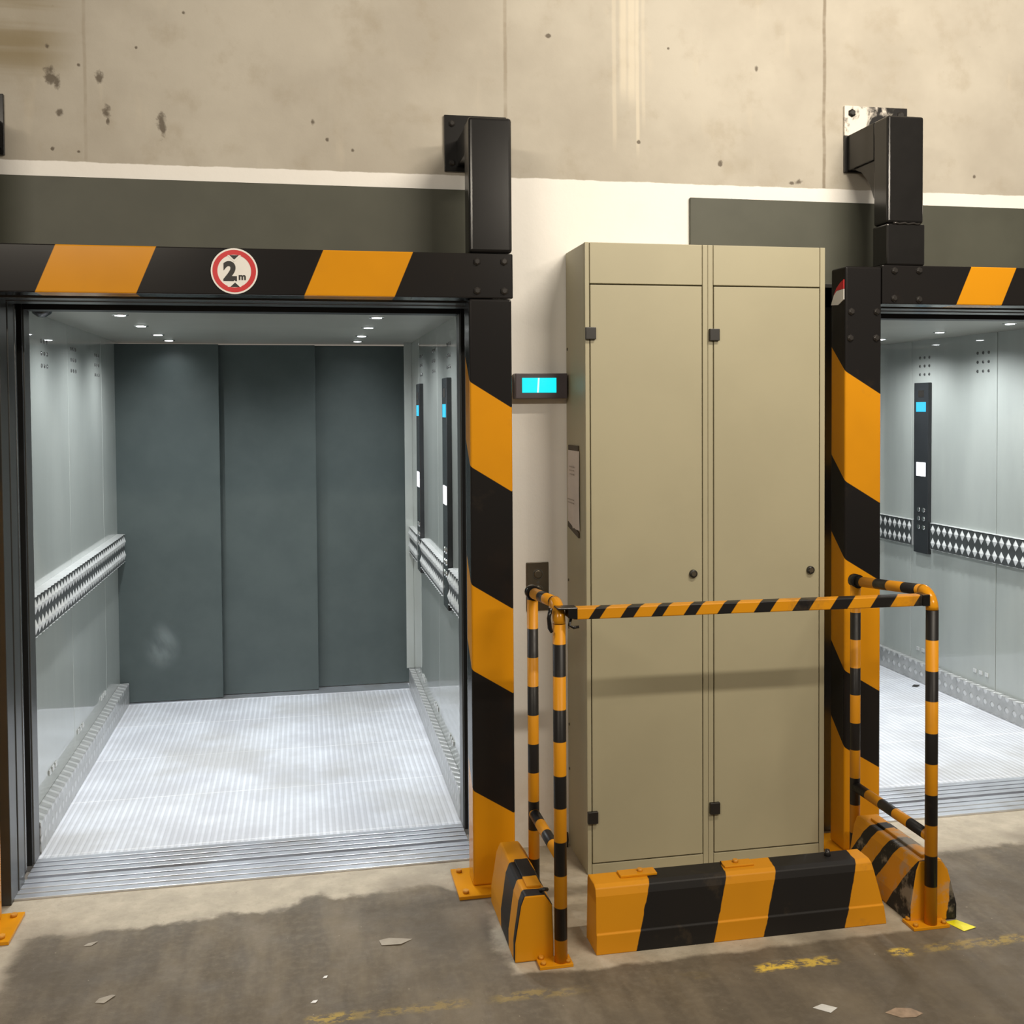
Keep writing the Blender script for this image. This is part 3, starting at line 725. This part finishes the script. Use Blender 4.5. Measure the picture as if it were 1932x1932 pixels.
obj('stud', tube(nb(), [(1.665, 3.158, .200), (1.665, 3.158, .222)], [.012, .008], 8), MAT['bolt'], b1)

def block_side(xa, xb, ya, yb, h, tl, tr):
    """side block: runs along y; tapered section in x"""
    prof = [(xa, 0), (xa + .001, .06), (xa + tl, h - .03), (xa + tl + .012, h), (xb - tr - .022, h), (xb - tr + .002, h - .035), (xb, .05), (xb, 0)]
    return prism(nb(), prof, 1, ya, yb)
def side_fn(k1, k2, y0, rev=1):
    def fn(t):
        p, x, y, z = t.pos(); n = t.math('MULTIPLY', t.math('SUBTRACT', t.noise(18, 3), .5), .012)
        v = t.math('ADD', t.math('ADD', y, n), t.math('MULTIPLY', z, k1))
        return t.math('ADD', v, t.math('MULTIPLY', x, k2))
    return fn
MAT['blk_l'] = m_steps('hazard_block_left', side_fn(-.12, 0, 0), [3.098, 3.172, 3.30], False, .35, .5)
def end_mat(o, m):
    o.data.materials.append(m)
    for f_ in o.data.polygons:
        if f_.normal.y < -.9: f_.material_index = 1
b2 = thing('concrete_barrier_block', 'short striped concrete block beside the left gate post and left pipe rail', 'barrier block', (.675, 3.28, 0), 'striped concrete blocks around the cabinets')
end_mat(obj('block_body', block_side(.606, .728, 3.080, 3.49, .203, .020, .006), MAT['blk_l'], b2, .006), MAT['yellow'])
obj('lifting_plate', bbox(.655, .700, 3.13, 3.33, .203, .2105), MAT['blk_l'], b2, .002)
obj('lifting_lug', tube(nb(), [(.690, 3.10, .207), (.700, 3.09, .214), (.712, 3.10, .208)], .006, 8), MAT['plastic'], b2)
MAT['blk_r'] = m_steps('hazard_block_right', side_fn(.70, 0, 0), [3.20, 3.31, 3.37, 3.45, 3.50], False, 1.0, .5, (.36, .31, .24))
b3 = thing('concrete_barrier_block', 'scuffed striped concrete block beside the right pipe rail, by the right gate post', 'barrier block', (1.98, 3.24, 0), 'striped concrete blocks around the cabinets')
MAT['blk_r_end'] = m_steps('hazard_block_right_end', lambda t: t.math('SUBTRACT', t.math('ADD', t.pos()[1], t.math('MULTIPLY', t.noise(22, 3), .02)), t.math('MULTIPLY', t.pos()[3], .1)), [2.040], True, .8, .5, (.36, .31, .24))
end_mat(obj('block_body', block_side(1.900, 2.068, 3.055, 3.45, .203, .020, .035), MAT['blk_r'], b3, .006), MAT['blk_r_end'])
obj('lifting_plate', prism(nb(), [(1.955, 3.08), (1.99, 3.08), (1.995, 3.40), (1.958, 3.40)], 2, .203, .211), MAT['blk_r'], b3, .002)

# ------------------------------------------------------------------ small stuff on the floor and wall
def scrap(name, label, cat, cx, cy, pts, mat, h=.004, z=0.0, curl=.003):
    bm = nb(); vs = [bm.verts.new((cx + px_, cy + py_, z + .001 + curl * ((i * 7) % 3) / 2)) for i, (px_, py_) in enumerate(pts)]
    c_ = bm.verts.new((cx, cy, z + .001 + h * .5))
    for k in range(len(vs)): bm.faces.new([vs[k], vs[(k + 1) % len(vs)], c_])
    o = obj(name, bm, mat, None, loc=(cx, cy, z))
    m_ = o.modifiers.new('thickness', 'SOLIDIFY'); m_.thickness = .0008
    return tag(o, label, cat)
grey_paper = m_flat('dusty_paper', (.36, .32, .26), .8, 0, .08, 30)
scrap('paper_scrap', 'torn grey paper scrap on the floor before the left elevator', 'litter', .268, 3.288, [(-.052, .018), (-.046, -.018), (.012, -.026), (.052, .004), (.020, .012), (-.02, .020)], grey_paper)
scrap('paper_scrap', 'small folded brownish scrap lying furthest left on the floor', 'litter', -.573, 3.13, [(-.022, -.012), (.004, -.022), (.030, .012), (.018, .022), (-.014, .006)], grey_paper)
scrap('plastic_shred', 'tiny pale shred on the floor near the left gate foot', 'litter', -.672, 3.468, [(-.02, -.008), (.006, -.012), (.022, .01), (-.008, .008)], grey_paper)
scrap('paper_tag', 'small white square tag on the floor at bottom right', 'litter', 1.402, 2.668, [(-.032, .012), (.004, -.022), (.034, -.004), (.002, .024)], m_flat('tag_white', (.66, .66, .64), .6), curl=.001)
scrap('squashed_leaf', 'brown flattened patch of litter on the floor, lowest right', 'litter', 1.603, 2.605, [(-.05, .012), (-.02, -.02), (.02, -.026), (.05, -.012), (.03, .016), (-.01, .026)], m_flat('brown_litter', (.33, .24, .17), .8, 0, .2, 40), curl=.001)
yt = scrap('yellow_label', 'bright yellow folded label beside the right rail base plate', 'label', 2.050, 3.010, [(-.032, .036), (-.010, -.034), (.042, -.020), (.012, .040)], m_flat('bright_yellow', (.85, .78, .01), .5, 0, .05), h=.010, curl=.002)
scrap('rubber_bit', 'small black scrap on the right elevator floor by the skirting', 'litter', 3.548, 5.66, [(-.03, -.012), (.0, -.022), (.032, .004), (.01, .03), (-.012, .01)], MAT['plastic'], z=.007)
scrap('pebble', 'small white crumb on floor below the torn grey paper scrap', 'litter', .045, 3.12, [(-.007, -.004), (.004, -.007), (.008, .003), (-.002, .008)], MAT['white'], h=.006)
scrap('pebble', 'white crumb near bottom edge, right above the worn yellow line', 'litter', .012, 2.945 + .05, [(-.010, -.004), (.004, -.008), (.011, .003), (-.002, .008)], MAT['white'], h=.006)

cs = thing('cable_stub', 'short bent black cable end at the wall foot left of the cabinets', 'cable', (.965, 3.86, .05))
obj('cable', tube(nb(), [(.945, 3.895, .055), (.952, 3.872, .062), (.966, 3.866, .056), (.968, 3.866, .03), (.966, 3.866, .004)], .0055, 10), MAT['plastic'], cs)
